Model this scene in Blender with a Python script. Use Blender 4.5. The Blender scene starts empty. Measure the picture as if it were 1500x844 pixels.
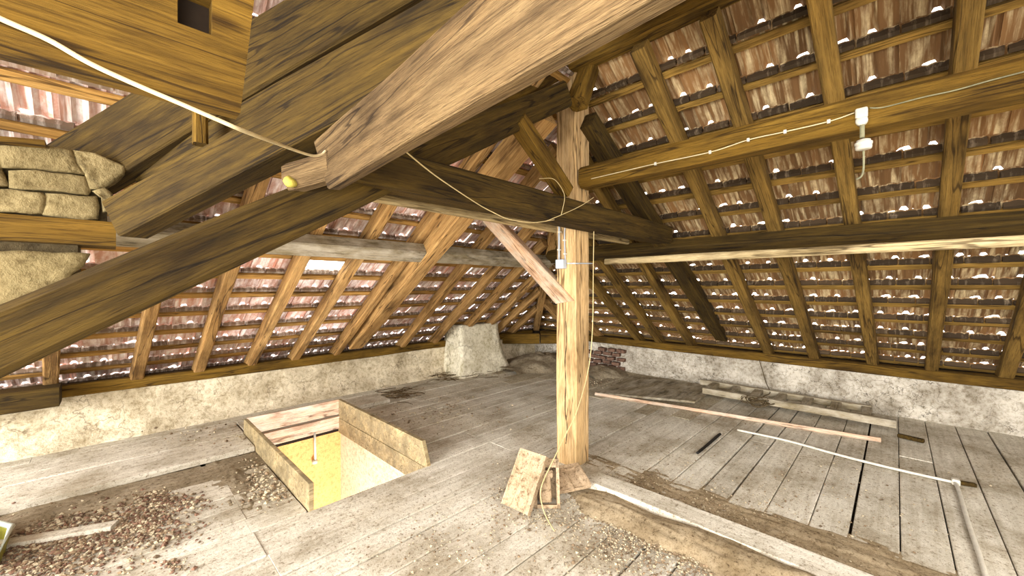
import bpy, bmesh, math, random
from mathutils import Vector, Matrix, noise
random.seed(7)
S = bpy.context.scene
COL = S.collection

# ------------------------------------------------------------------ camera
H = 1.6; F = 575.0; YAW = 0.775
ca, sa = math.cos(YAW), math.sin(YAW)
FW = Vector((ca, sa, 0)); RT = Vector((sa, -ca, 0)); UP = Vector((0, 0, 1))
cam_d = bpy.data.cameras.new('camera'); cam = bpy.data.objects.new('camera', cam_d); COL.objects.link(cam)
cam_d.sensor_width = 36; cam_d.lens = F / 1500 * 36; cam_d.clip_start = .02
cam_d.shift_y = 2.0 / 1500 * -1
cam.matrix_world = Matrix.Translation((0, 0, H)) @ Matrix((RT, UP, -FW)).transposed().to_4x4()
S.camera = cam
# ------------------------------------------------------------------ light
S.view_settings.view_transform = 'Standard'; S.view_settings.look = 'None'
S.view_settings.gamma = 1; S.view_settings.use_curve_mapping = False
S.view_settings.exposure = 1.5
W = bpy.data.worlds.new('World'); S.world = W; W.use_nodes = True
bg = W.node_tree.nodes['Background']; bg.inputs[0].default_value = (1, .97, .93, 1); bg.inputs[1].default_value = 2.5

def area(name, loc, target, sx, sy, power, col):
    l = bpy.data.lights.new(name, 'AREA'); l.shape = 'RECTANGLE'; l.size = sx; l.size_y = sy
    l.energy = power; l.color = col
    o = bpy.data.objects.new(name, l); COL.objects.link(o); o.location = loc
    o.rotation_euler = (Vector(target) - Vector(loc)).to_track_quat('-Z', 'Y').to_euler()
    return o
# added area light for daylight at the unseen, open end of the left wing
area('left_end_fill', (-7.0, .9, 1.7), (2.6, 2.4, .8), 5.0, 2.8, 560, (1, .985, .97))
# added fill lights outside the view; the inner slopes have no windows
area('inner_fill_light', (-.5, -.9, 1.95), (1.0, .9, 0), 1.8, 1.4, 75, (1, .98, .96))
area('wing_fill_light', (2.0, -2.4, 2.5), (3.6, -.2, 0), 1.6, 1.2, 32, (1, .98, .96))
# added fill light left of the frame, as from an unseen second roof window
area('left_slope_fill', (-2.3, 4.3, 1.5), (2.6, 2.8, .3), 1.3, 1.0, 18, (1, .98, .95))
# lamp of the stairwell below the hatch
area('stairwell_lamp', (1.3, 3.1, -1.6), (1.6, 4.6, -.4),   .5, .5, 38, (.97, .97, 1))

# ------------------------------------------------------------------ rays
def ray(px, py):
    return FW + RT * ((px - 750) / F) + UP * ((420 - py) / F)
O = Vector((0, 0, H))
def hit(px, py, n, c):
    n = Vector(n); r = ray(px, py); return O + r * ((c - n.dot(O)) / n.dot(r))
def on_u(px, py, u): return hit(px, py, (1, 0, 0), u)
def on_v(px, py, v): return hit(px, py, (0, 1, 0), v)
def on_z(px, py, z): return hit(px, py, (0, 0, 1), z)
K = .70; UE = 6.8; VE = 5.89; ZE = .6
def on_R(px, py, off=0): return hit(px, py, (K, 0, 1), ZE + K * UE + off)
def on_L(px, py, off=0): return hit(px, py, (0, K, 1), ZE + K * VE + off)
def at_d(px, py, d): return O + ray(px, py) * d

# ------------------------------------------------------------------ materials
def lin(c):
    return tuple((x / 12.92 if x <= .04045 else ((x + .055) / 1.055) ** 2.4) for x in c) + (1,)
def new_mat(name):
    m = bpy.data.materials.new(name); m.use_nodes = True
    nt = m.node_tree; b = nt.nodes['Principled BSDF']; b.inputs['Roughness'].default_value = .85
    b.inputs['Specular IOR Level'].default_value = .2
    return m, nt, b
def ramp(nt, stops, src):
    r = nt.nodes.new('ShaderNodeValToRGB'); e = r.color_ramp.elements
    while len(e) < len(stops): e.new(.5)
    for x, (p, c) in zip(e, stops): x.position = p; x.color = c
    nt.links.new(src, r.inputs[0]); return r.outputs[0]
def mixc(nt, a, b, f, mode='MIX'):
    m = nt.nodes.new('ShaderNodeMix'); m.data_type = 'RGBA'; m.blend_type = mode
    for s, v in ((0, f), (6, a), (7, b)):
        if hasattr(v, 'is_linked'): nt.links.new(v, m.inputs[s])
        else: m.inputs[s].default_value = v
    return m.outputs[2]
def noise_n(nt, vec, scale, detail=4, rough=.6, dist=0):
    n = nt.nodes.new('ShaderNodeTexNoise'); n.inputs['Scale'].default_value = scale
    n.inputs['Detail'].default_value = detail; n.inputs['Roughness'].default_value = rough
    n.inputs['Distortion'].default_value = dist
    nt.links.new(vec, n.inputs['Vector']); return n.outputs[0]
def obj_vec(nt, sc, rnd=True, what='Object'):
    t = nt.nodes.new('ShaderNodeTexCoord'); v = t.outputs[what]
    if rnd:
        oi = nt.nodes.new('ShaderNodeObjectInfo')
        ml = nt.nodes.new('ShaderNodeMath'); ml.operation = 'MULTIPLY'; ml.inputs[1].default_value = 37.0
        nt.links.new(oi.outputs['Random'], ml.inputs[0])
        a = nt.nodes.new('ShaderNodeVectorMath'); a.operation = 'ADD'
        nt.links.new(v, a.inputs[0]); nt.links.new(ml.outputs[0], a.inputs[1]); v = a.outputs[0]
    m = nt.nodes.new('ShaderNodeMapping'); m.inputs['Scale'].default_value = sc
    nt.links.new(v, m.inputs[0]); return m.outputs[0]
def world_vec(nt):
    return nt.nodes.new('ShaderNodeNewGeometry').outputs['Position']
def bump(nt, b, h, strength, dist=.01):
    n = nt.nodes.new('ShaderNodeBump'); n.inputs['Strength'].default_value = strength; n.inputs['Distance'].default_value = dist
    nt.links.new(h, n.inputs['Height']); nt.links.new(n.outputs[0], b.inputs['Normal'])
def wood(name, dark, mid, light, dust=.0, dustc=(.72, .68, .6), bumpy=.6):
    m, nt, b = new_mat(name)
    v1 = obj_vec(nt, (1.6, 34, 34)); v2 = obj_vec(nt, (1.3, 4.0, 4.0)); v3 = obj_vec(nt, (5, 120, 120))
    n1 = noise_n(nt, v1, 1.0, 5, .65, .6); n2 = noise_n(nt, v2, 1.3, 4, .6); n3 = noise_n(nt, v3, 1.5, 3, .7)
    c = ramp(nt, [(.2, lin(dark)), (.45, lin(mid)), (.85, lin(light))], n1)
    c2 = ramp(nt, [(.30, (.38, .35, .30, 1)), (.50, (.95, .95, .95, 1)), (.72, (1.2, 1.17, 1.1, 1))], n2)
    c = mixc(nt, c, c2, 1.0, 'MULTIPLY')
    c3 = ramp(nt, [(.36, (.42, .38, .33, 1)), (.5, (1, 1, 1, 1))], n3)
    c = mixc(nt, c, c3, .7, 'MULTIPLY')
    oi = nt.nodes.new('ShaderNodeObjectInfo')
    c4 = ramp(nt, [(0, (.82, .80, .76, 1)), (1, (1.12, 1.12, 1.12, 1))], oi.outputs['Random'])
    c = mixc(nt, c, c4, .8, 'MULTIPLY')
    # ring knots
    vo = nt.nodes.new('ShaderNodeTexVoronoi'); vo.inputs['Scale'].default_value = 1.0
    nt.links.new(obj_vec(nt, (1.5, 5, 5)), vo.inputs['Vector'])
    k = ramp(nt, [(.035, (.22, .17, .1, 1)), (.1, (1, 1, 1, 1))], vo.outputs['Distance'])
    c = mixc(nt, c, k, .8, 'MULTIPLY')
    n4 = noise_n(nt, obj_vec(nt, (.55, 8, 8)), 1.0, 3, .5, .3)
    c = mixc(nt, c, ramp(nt, [(.484, (1, 1, 1, 1)), (.496, (.18, .15, .12, 1)), (.504, (.18, .15, .12, 1)), (.512, (1, 1, 1, 1))], n4), .8, 'MULTIPLY')
    if dust:
        nd = noise_n(nt, obj_vec(nt, (2, 5, 5)), 2.0, 6, .7)
        f = ramp(nt, [(.5 - .2 * dust, (0, 0, 0, 1)), (.8 - .2 * dust, (1, 1, 1, 1))], nd)
        c = mixc(nt, c, lin(dustc), f)
    nt.links.new(c, b.inputs['Base Color'])
    ad = nt.nodes.new('ShaderNodeMath'); ad.operation = 'ADD'; nt.links.new(n1, ad.inputs[0]); nt.links.new(n3, ad.inputs[1])
    bump(nt, b, ad.outputs[0], bumpy, .012)
    return m
M = {}
M['old'] = wood('old_brown_timber', (.18, .13, .03), (.40, .30, .09), (.54, .42, .16))
M['dark'] = wood('dark_olive_timber', (.09, .07, .02), (.25, .19, .06), (.37, .29, .10))
M['post'] = wood('tan_post_timber', (.50, .38, .24), (.78, .65, .46), (.88, .78, .60))
M['rough'] = wood('rough_sawn_plank', (.22, .17, .10), (.40, .32, .21), (.54, .45, .31), bumpy=1)
M['pale'] = wood('pale_batten_timber', (.50, .42, .28), (.72, .64, .47), (.85, .78, .62))
M['rafter'] = wood('rafter_timber', (.36, .26, .14), (.66, .51, .31), (.80, .66, .43))
M['rafterR'] = wood('shaded_rafter_timber', (.22, .16, .06), (.45, .35, .16), (.60, .48, .24))  # darker rafter copy; the right slope's shade is put into the colour
M['battenR'] = wood('shaded_batten_timber', (.30, .22, .08), (.54, .42, .19), (.68, .54, .28))  # batten copy darkened too, painting in the weaker light on that slope
M['batten'] = wood('tile_batten_timber', (.42, .29, .12), (.66, .50, .26), (.78, .62, .36))
M['grey'] = wood('dusty_grey_timber', (.34, .30, .22), (.55, .50, .39), (.68, .63, .52), dust=.6)
M['pinkboard'] = wood('pinkish_brace_timber', (.50, .38, .28), (.72, .58, .46), (.84, .72, .60), dust=.3)
M['kerb'] = wood('hatch_kerb_board', (.42, .35, .22), (.70, .62, .46), (.82, .76, .62), dust=.6, dustc=(.50, .45, .34))
M['kerbpink'] = wood('pink_stained_board', (.60, .46, .36), (.80, .66, .55), (.90, .82, .72), dust=.4, dustc=(.85, .80, .72))

def tile_mat(name, a, bcol, chalk, amount):
    m, nt, b = new_mat(name)
    n1 = noise_n(nt, obj_vec(nt, (30, 2.2, 8)), 1.0, 4, .6)
    n2 = noise_n(nt, obj_vec(nt, (9, 4, 4)), 1.2, 5, .7)
    oi = nt.nodes.new('ShaderNodeObjectInfo')
    base = ramp(nt, [(0, lin(a)), (.5, lin(bcol)), (1, lin(tuple(x * .72 for x in a)))], oi.outputs['Random'])
    f = ramp(nt, [(.52 - amount, (0, 0, 0, 1)), (.68 - amount * .6, (1, 1, 1, 1))], n1)
    f2 = ramp(nt, [(.35, (.1, .1, .1, 1)), (.6, (1, 1, 1, 1))], n2)
    f = mixc(nt, f, f2, 1.0, 'MULTIPLY')
    c = mixc(nt, base, lin(chalk), f)
    nt.links.new(c, b.inputs['Base Color']); bump(nt, b, n1, .5, .006)
    return m
M['tileR'] = tile_mat('brown_clay_tile', (.56, .41, .25), (.46, .34, .21), (.83, .75, .58), .06)
M['tileL'] = tile_mat('chalky_red_clay_tile', (.80, .55, .44), (.70, .53, .45), (.95, .91, .88), .20)
M['headL'] = tile_mat('pale_tile_head', (.52, .42, .34), (.44, .37, .30), (.72, .67, .62), .06)
M['head'] = tile_mat('shaded_tile_head', (.30, .24, .17), (.24, .19, .13), (.50, .44, .36), -.02)  # the shadow on the head edge is painted into this darker colour


def plaster(name, base, light, crack, crs=5.0, cra=.8):
    m, nt, b = new_mat(name); w = world_vec(nt)
    n1 = noise_n(nt, w, 3.0, 8, .7); n2 = noise_n(nt, w, 24, 5, .75)
    c = ramp(nt, [(.32, lin(base)), (.62, lin(light))], n1)
    n3 = ramp(nt, [(.35, (.62, .58, .5, 1)), (.52, (1, 1, 1, 1))], n2)
    c = mixc(nt, c, n3, .8, 'MULTIPLY')
    vo = nt.nodes.new('ShaderNodeTexVoronoi'); vo.feature = 'DISTANCE_TO_EDGE'; vo.inputs['Scale'].default_value = crs
    dm = nt.nodes.new('ShaderNodeVectorMath'); dm.operation = 'ADD'
    nn = nt.nodes.new('ShaderNodeTexNoise'); nn.inputs['Scale'].default_value = 7; nn.inputs['Detail'].default_value = 4
    nt.links.new(w, nn.inputs['Vector'])
    sc = nt.nodes.new('ShaderNodeVectorMath'); sc.operation = 'SCALE'; sc.inputs['Scale'].default_value = .35
    nt.links.new(nn.outputs['Color'], sc.inputs[0]); nt.links.new(w, dm.inputs[0]); nt.links.new(sc.outputs[0], dm.inputs[1])
    nt.links.new(dm.outputs[0], vo.inputs['Vector'])
    f = ramp(nt, [(.0, (1, 1, 1, 1)), (.022, (0, 0, 0, 1))], vo.outputs['Distance'])
    ff = nt.nodes.new('ShaderNodeMath'); ff.operation = 'MULTIPLY'; ff.inputs[1].default_value = cra
    nt.links.new(f, ff.inputs[0])
    # cracks only where the coarse noise lets them
    g = nt.nodes.new('ShaderNodeMath'); g.operation = 'MULTIPLY'; nt.links.new(ff.outputs[0], g.inputs[0])
    gm = ramp(nt, [(.42, (0, 0, 0, 1)), (.55, (1, 1, 1, 1))], noise_n(nt, w, 1.7, 3)); nt.links.new(gm, g.inputs[1])
    c = mixc(nt, c, lin(crack), g.outputs[0])
    nt.links.new(c, b.inputs['Base Color'])
    bump(nt, b, n2, .7, .02)
    return m
M['plR'] = plaster('white_rough_plaster', (.50, .46, .39), (.80, .77, .71), (.20, .16, .10), 5.5, .95)
M['plL'] = plaster('yellowed_plaster', (.64, .58, .46), (.88, .83, .72), (.3, .22, .12), 2.5, .6)
M['chim'] = plaster('chimney_plaster', (.72, .68, .56), (.90, .87, .78), (.35, .3, .2), 1.2, .6)
M['stone'] = plaster('masonry_stone', (.36, .31, .19), (.56, .50, .35), (.2, .16, .1), 1.2, .4)
M['mortar'] = plaster('old_mortar', (.22, .18, .11), (.36, .31, .21), (.1, .08, .05), 3, .5)
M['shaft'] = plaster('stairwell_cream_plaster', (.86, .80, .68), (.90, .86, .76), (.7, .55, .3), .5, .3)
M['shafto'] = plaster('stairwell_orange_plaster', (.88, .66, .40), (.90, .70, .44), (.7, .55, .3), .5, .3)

def floor_mat(name, dust_bias, tint=(1, 1, 1)):
    m, nt, b = new_mat(name); w = world_vec(nt)
    v1 = obj_vec(nt, (1.3, 26, 26)); n1 = noise_n(nt, v1, 1.0, 5, .65, .4)
    c = ramp(nt, [(.3, lin((.76, .73, .66))), (.52, lin((.85, .83, .77))), (.72, lin((.90, .88, .83)))], n1)
    oi = nt.nodes.new('ShaderNodeObjectInfo')
    c4 = ramp(nt, [(0, (.86, .85, .83, 1)), (1, (1.06, 1.06, 1.06, 1))], oi.outputs['Random'])
    c = mixc(nt, c, c4, .8, 'MULTIPLY')
    nd = noise_n(nt, w, 1.15, 6, .62); nf = noise_n(nt, w, 34, 5, .8); nm = noise_n(nt, w, 7, 6, .75)
    f = ramp(nt, [(.5 - dust_bias, (0, 0, 0, 1)), (.66 - dust_bias, (.85, .85, .85, 1))], nd)
    fine = ramp(nt, [(.40, (0, 0, 0, 1)), (.60, (1, 1, 1, 1))], nm)
    f = mixc(nt, f, fine, .6, 'MULTIPLY')
    dirt = ramp(nt, [(.3, lin((.52, .46, .37))), (.5, lin((.77, .73, .64))), (.7, lin((.88, .85, .77)))], nf)
    c = mixc(nt, c, dirt, f)
    sp = ramp(nt, [(.37, (.36, .30, .22, 1)), (.45, (1, 1, 1, 1))], nf)
    c = mixc(nt, c, sp, .8, 'MULTIPLY')
    nl = noise_n(nt, w, 1.9, 7, .7); c = mixc(nt, c, ramp(nt, [(.36, (.52, .47, .39, 1)), (.56, (1, 1, 1, 1))], nl), .85, 'MULTIPLY')
    ng = noise_n(nt, w, 95, 3, .7); c = mixc(nt, c, ramp(nt, [(.36, (.45, .40, .33, 1)), (.46, (1, 1, 1, 1))], ng), .6, 'MULTIPLY')
    c = mixc(nt, c, tuple(tint) + (1,), 1.0, 'MULTIPLY')
    nt.links.new(c, b.inputs['Base Color']); b.inputs['Roughness'].default_value = .9
    bump(nt, b, nf, .45, .01)
    return m
M['floor'] = floor_mat('dusty_floorboard', .02)
M['floorfar'] = floor_mat('earth_covered_floorboard', .16, (.80, .77, .70))
M['sill'] = floor_mat('floor_beam_dust', -.1)
def plain(name, c, rough=.7, metal=0, bumpsc=0, var=.25):
    m, nt, b = new_mat(name)
    n = noise_n(nt, obj_vec(nt, (1, 1, 1)), 18, 4, .7)
    cc = ramp(nt, [(.3, lin(tuple(x * (1 - var) for x in c))), (.7, lin(c))], n)
    nt.links.new(cc, b.inputs['Base Color']); b.inputs['Roughness'].default_value = rough; b.inputs['Metallic'].default_value = metal
    if bumpsc: bump(nt, b, n, .4, bumpsc)
    return m
M['under'] = plain('gap_earth_and_hole_shade', (.16, .12, .08), .95)
M['cable'] = plain('cream_cable', (.84, .78, .62), .5, var=.1)
M['string'] = plain('pale_string', (.80, .72, .52), .9, var=.15)
M['greycable'] = plain('grey_cable', (.55, .54, .42), .6)
M['box'] = plain('grey_plastic', (.70, .73, .76), .5, var=.1)
M['white'] = plain('white_porcelain', (.82, .80, .74), .4, var=.12)
M['blk'] = plain('black_rusted_metal', (.12, .11, .10), .6)
M['wire'] = plain('rusty_wire', (.36, .30, .20), .7)
M['debris'] = plain('rubble_brown', (.60, .51, .40), .95, bumpsc=.01, var=.5)
M['debrisred'] = plain('rubble_red', (.56, .43, .35), .95, var=.45)
M['debrispale'] = plain('rubble_pale', (.78, .72, .60), .95, var=.3)
M['twig'] = plain('dry_twig', (.34, .27, .17), .95)
M['brick'] = plain('red_brick', (.52, .40, .33), .95, bumpsc=.01, var=.5)
M['crateyel'] = plain('yellow_plastic', (.66, .64, .26), .5)
M['cratewht'] = plain('pale_plastic', (.86, .90, .86), .4, var=.06)
M['foam'] = plain('yellow_foam', (.72, .66, .30), .95, bumpsc=.02)
M['tilefloor'] = floor_mat('dusty_clay_tile', .6, (.80, .66, .54))
M['earth'] = floor_mat('grey_earth', .5, (.52, .47, .40))
M['dirt'] = floor_mat('loose_brown_dirt', .6, (.60, .52, .41))
g, nt, b = new_mat('skylight_glass'); b.inputs['Base Color'].default_value = (1, 1, 1, 1)
b.inputs['Transmission Weight'].default_value = 1; b.inputs['Roughness'].default_value = .05; b.inputs['IOR'].default_value = 1.05; M['glass'] = g
M['frame'] = plain('pale_metal_frame', (.78, .78, .76), .4, .3)

# ------------------------------------------------------------------ helpers
def tagit(o, label=None, cat=None, group=None, kind=None):
    for k, v in (('label', label), ('category', cat), ('group', group), ('kind', kind)):
        if v: o[k] = v
    return o
def link(name, me, mat=None, parent=None, mw=None):
    o = bpy.data.objects.new(name, me); COL.objects.link(o)
    if mat and me is not None and not me.materials: me.materials.append(mat)
    if parent: o.parent = parent
    if mw is not None: o.matrix_world = mw
    return o
def bm_mesh(bm, name, smooth=False):
    me = bpy.data.meshes.new(name); bm.normal_update(); bm.to_mesh(me); bm.free()
    if smooth:
        for p in me.polygons: p.use_smooth = True
    return me
def empty(name, loc, rz=0):
    o = bpy.data.objects.new(name, None); COL.objects.link(o); o.location = loc; o.rotation_euler.z = rz
    o.empty_display_size = .1; return o
def frame(p0, p1, up=(0, 0, 1)):
    x = (Vector(p1) - Vector(p0)).normalized(); y = Vector(up).cross(x).normalized(); z = x.cross(y)
    return Matrix.Translation(p0) @ Matrix((x, y, z)).transposed().to_4x4()
def beam_mesh(L, w, h, ay=0, az=0, bev=.012, rough=.004, seg=None, cut0=0, cut1=0, seed=0, name='beam', chip=0):
    """hewn timber along +X; ay/az: which corner of the section the axis runs along (-1..1)"""
    rnd = random.Random(seed); seg = seg or max(3, min(22, int(L / .25)))
    prof = []
    for sy, sz in ((-1, -1), (1, -1), (1, 1), (-1, 1)):
        c = [(sy * (w / 2 - bev), sz * h / 2), (sy * w / 2, sz * (h / 2 - bev))]
        if sy * sz > 0: c.reverse()
        prof += c
    bm = bmesh.new(); rings = []; off = seed * 3.7
    for i in range(seg + 1):
        t = i / seg; ring = []
        for (y, z) in prof:
            nz = noise.noise(Vector((t * L * 1.7 + off, y * 9, z * 9)))
            n2 = noise.noise(Vector((t * L * 1.1 + off + 31, y * 9, z * 9)))
            xx = t * L + (cut0 * (z / h + .5) if i == 0 else 0) + (cut1 * (z / h + .5) if i == seg else 0)
            s = 1.0
            ring.append(bm.verts.new((xx, y - ay * w / 2 + nz * rough * 2, z - az * h / 2 + n2 * rough * 2)))
        rings.append(ring)
    for a, b_ in zip(rings, rings[1:]):
        for j in range(8):
            bm.faces.new((a[j], a[(j + 1) % 8], b_[(j + 1) % 8], b_[j]))
    bm.faces.new(list(reversed(rings[0]))); bm.faces.new(rings[-1])
    bmesh.ops.recalc_face_normals(bm, faces=bm.faces)
    return bm_mesh(bm, name)
_bs = [0]
def beam(name, p0, p1, w, h, mat, ay=0, az=0, up=(0, 0, 1), parent=None, label=None, cat=None, group=None, kind=None, **kw):
    _bs[0] += 1; p0 = Vector(p0); p1 = Vector(p1)
    me = beam_mesh((p1 - p0).length, w, h, ay, az, seed=_bs[0], name=name, **kw)
    o = link(name, me, mat, None, frame(p0, p1, up))
    if parent: 
        mw = o.matrix_world.copy(); o.parent = parent; bpy_fix(o, parent, mw)
    return tagit(o, label, cat, group, kind)
def bpy_fix(o, parent, mw):
    pm = parent.matrix_basis if True else Matrix.Translation(parent.location) @ parent.rotation_euler.to_matrix().to_4x4()
    o.matrix_basis = pm.inverted() @ mw
def put(name, me, mat, mw, parent=None):
    o = link(name, me, mat); o.matrix_basis = mw
    if parent: o.parent = parent; bpy_fix(o, parent, mw)
    return o
def tube_bm(bm, pts, r, n=6):
    pts = [Vector(p) for p in pts]; rings = []
    for i, p in enumerate(pts):
        a = pts[max(0, i - 1)]; c = pts[min(len(pts) - 1, i + 1)]; t = (c - a).normalized()
        s = t.cross(Vector((.13, .27, .95))).normalized(); q = t.cross(s)
        rr = r[i] if isinstance(r, (list, tuple)) else r
        rings.append([bm.verts.new(p + (s * math.cos(k * 2 * math.pi / n) + q * math.sin(k * 2 * math.pi / n)) * rr) for k in range(n)])
    for a, c in zip(rings, rings[1:]):
        for k in range(n): bm.faces.new((a[k], a[(k + 1) % n], c[(k + 1) % n], c[k]))
    bm.faces.new(list(reversed(rings[0]))); bm.faces.new(rings[-1])
def smooth_pts(pts, n=6):
    pts = [Vector(p) for p in pts]; out = []
    for i in range(len(pts) - 1):
        p0 = pts[max(0, i - 1)]; p1 = pts[i]; p2 = pts[i + 1]; p3 = pts[min(len(pts) - 1, i + 2)]
        for k in range(n):
            t = k / n
            out.append(.5 * ((2 * p1) + (p2 - p0) * t + (2 * p0 - 5 * p1 + 4 * p2 - p3) * t * t + (3 * p1 - p0 - 3 * p2 + p3) * t ** 3))
    out.append(pts[-1]); return out
def tube(name, pts, r, mat, parent=None, n=6, smooth=True, **tg):
    bm = bmesh.new(); tube_bm(bm, smooth_pts(pts) if smooth else pts, r, n)
    o = link(name, bm_mesh(bm, name, True), mat)
    if parent: o.parent = parent; bpy_fix(o, parent, Matrix.Identity(4))
    return tagit(o, **tg)
def box_bm(bm, c, s, rot=None, bev=0):
    r = bmesh.ops.create_cube(bm, size=1)
    m = Matrix.Translation(c) @ (rot or Matrix.Identity(4)) @ Matrix.Diagonal((*s, 1))
    bmesh.ops.transform(bm, matrix=m, verts=r['verts'])
    if bev:
        es = list({e for v in r['verts'] for e in v.link_edges})
        bmesh.ops.bevel(bm, geom=es, offset=bev, segments=2, affect='EDGES', profile=.5)
def lathe_bm(bm, prof, n=16, mat=Matrix.Identity(4)):
    rings = []
    for r, z in prof:
        rings.append([bm.verts.new(mat @ Vector((r * math.cos(k * 2 * math.pi / n), r * math.sin(k * 2 * math.pi / n), z))) for k in range(n)])
    for a, c in zip(rings, rings[1:]):
        for k in range(n): bm.faces.new((a[k], a[(k + 1) % n], c[(k + 1) % n], c[k]))
    bm.faces.new(list(reversed(rings[0]))); bm.faces.new(rings[-1])

# ------------------------------------------------------------------ SETTING: floor
HU0, HU1, HV0, HV1 = 1.02, 1.97, 3.0, 4.93
bm = bmesh.new()
def slab(bm, x0, x1, y0, y1, z0, z1): box_bm(bm, ((x0 + x1) / 2, (y0 + y1) / 2, (z0 + z1) / 2), (x1 - x0, y1 - y0, z1 - z0))
FU0, FU1, FV0, FV1 = -2.6, 6.85, -3.2, 5.95
slab(bm, FU0, HU0 - .04, FV0, FV1, -.2, -.045); slab(bm, HU1 + .04, FU1, FV0, FV1, -.2, -.045)
slab(bm, HU0 - .04, HU1 + .04, FV0, HV0, -.2, -.045); slab(bm, HU0 - .04, HU1 + .04, HV1 + .03, FV1, -.2, -.045)
floor = tagit(link('floor', bm_mesh(bm, 'floor'), M['under']), kind='structure')
rf = random.Random(3)
def plank(u0, u1, v0, v1, z, far=False):
    L = u1 - u0; w = v1 - v0
    bm = bmesh.new(); n = max(1, min(6, int(L / .8))); g = []
    for i in range(n + 1):
        t = i / n; zz = rf.uniform(-.0015, .0015); jy = rf.uniform(-.002, .002)
        g.append([bm.verts.new((t * L, jy, zz - .003)), bm.verts.new((t * L, jy + .005, zz)), bm.verts.new((t * L, w + jy - .005, zz)), bm.verts.new((t * L, w + jy, zz - .003)),
                  bm.verts.new((t * L, w + jy, -.03)), bm.verts.new((t * L, jy, -.03))])
    for a, c in zip(g, g[1:]):
        for k in range(6): bm.faces.new((a[k], a[(k + 1) % 6], c[(k + 1) % 6], c[k]))
    bm.faces.new(list(reversed(g[0]))); bm.faces.new(g[-1]); bmesh.ops.recalc_face_normals(bm, faces=bm.faces)
    o = link('floor_plank', bm_mesh(bm, 'floor_plank'), M['floorfar' if far else 'floor']); o.parent = floor
    o.location = (u0, v0, z); o.rotation_euler.x = rf.uniform(-.006, .006)
v = FV0
while v < FV1 - .05:
    w = rf.uniform(.2, .25)
    if abs(v + w - HV0) < .13: w = HV0 - v
    v1 = min(v + w, FV1); gap = rf.uniform(.005, .010) + (.008 if rf.random() < .2 else 0)
    if 4.12 < v < 4.45 and False: pass
    us = [FU0, .65 + rf.uniform(-.01, .01) if 2.4 < v < 4.2 else rf.uniform(-1.2, .6), 2.73 if v < 1.95 else rf.uniform(2.5, 3.6), rf.uniform(4.6, 5.4), FU1]
    segs = list(zip(us, us[1:]))
    for a, c in segs:
        pieces = [(a, c)]
        if v1 > HV0 + .02 and v < HV1:
            pieces = []
            if a < HU0 - .045: pieces.append((a, min(c, HU0 - .045)))
            if c > HU1 + .045: pieces.append((max(a, HU1 + .045), c))
        for (p, q) in pieces:
            if q - p < .08: continue
            if q < 1.0 and v1 > 4.16 and v < 4.44: 
                zz = -.03
            else: zz = rf.uniform(-.003, .003)
            if q - p > .1: plank(p + .0015, q - .0015, v, v1 - gap, zz, far=(p > 4.4 and v > 1.6) )
    v = v1
# raised pale boards along the left wall (their edge makes the step)
for (a, c, v0_, v1_) in ((-2.5, -.62, 4.46, 4.93), (-.6, .98, 4.45, 4.93), (-2.5, -.9, 4.94, 5.42), (-.88, .99, 4.94, 5.44), (1.0, 2.7, 4.99, 5.40)):
    L = c - a
    bm = bmesh.new(); box_bm(bm, (L / 2, (v1_ - v0_) / 2, .025), (L - .006, v1_ - v0_ - .008, .05), bev=.006)
    tagit(put('cover_board', bm_mesh(bm, 'cover_board'), M['floor'], Matrix.Translation((a, v0_, .0))  , floor), label='wide raised board along the left wall')
# heavy floor beam running from the post towards the camera's right
beam('floor_beam', (2.74, 1.99, .015), (2.74, -3.1, .015), .20, .10, M['sill'], rough=.004, bev=.008,
     label='pale dusty floor beam running from post foot to bottom right', cat='beam')

# ------------------------------------------------------------------ walls
def grid_wall(name, n_s, n_t, fn, mat, thick):
    bm = bmesh.new(); V = [[bm.verts.new(fn(i / n_s, j / n_t)) for j in range(n_t + 1)] for i in range(n_s + 1)]
    for i in range(n_s):
        for j in range(n_t): bm.faces.new((V[i][j], V[i + 1][j], V[i + 1][j + 1], V[i][j + 1]))
    # back side
    tv = Vector(thick); B = [[bm.verts.new(V[i][j].co * 1.0 + tv) for j in (0, n_t)] for i in (0, n_s)]
    for a, b_ in (((0, 0), (1, 0)), ((0, 1), (1, 1))): pass
    bm.faces.new((B[0][0], B[0][1], B[1][1], B[1][0]))
    me = bm_mesh(bm, name, True); return tagit(link(name, me, mat), kind='structure')
def fR(s, t):
    v = -3.2 + s * 9.2; z = -.05 + t * .56; zt = max(0, z)
    u = UE + .03 - .06 * (1 - min(1, zt / .5)) + .03 * noise.noise(Vector((v * 2.1, zt * 5, 1))) + .016 * noise.noise(Vector((v * 9, zt * 14, 4)))
    if .24 < zt < .52: u -= .01
    return Vector((u, v, z))
wallR = grid_wall('wall_right', 260, 18, fR, M['plR'], (.3, 0, 0))
def fL(s, t):
    u = -2.6 + s * 9.4; z = -.05 + t * .56; zt = max(0, z)
    cove = .16 * (1 - min(1, zt / .26)) ** 2.2
    v = VE + .05 - cove + .03 * noise.noise(Vector((u * 2.0, zt * 5, 7))) + .014 * noise.noise(Vector((u * 9, zt * 14, 9)))
    return Vector((u, v, z))
wallL = grid_wall('wall_left', 260, 18, fL, M['plL'], (0, .3, 0))
# gable wall far right behind the frame
bm = bmesh.new(); slab(bm, -2.6, 6.9, -3.5, -3.2, -.05, 2.4)
tagit(link('wall_back', bm_mesh(bm, 'wall_back'), M['plL']), kind='structure')

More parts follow.
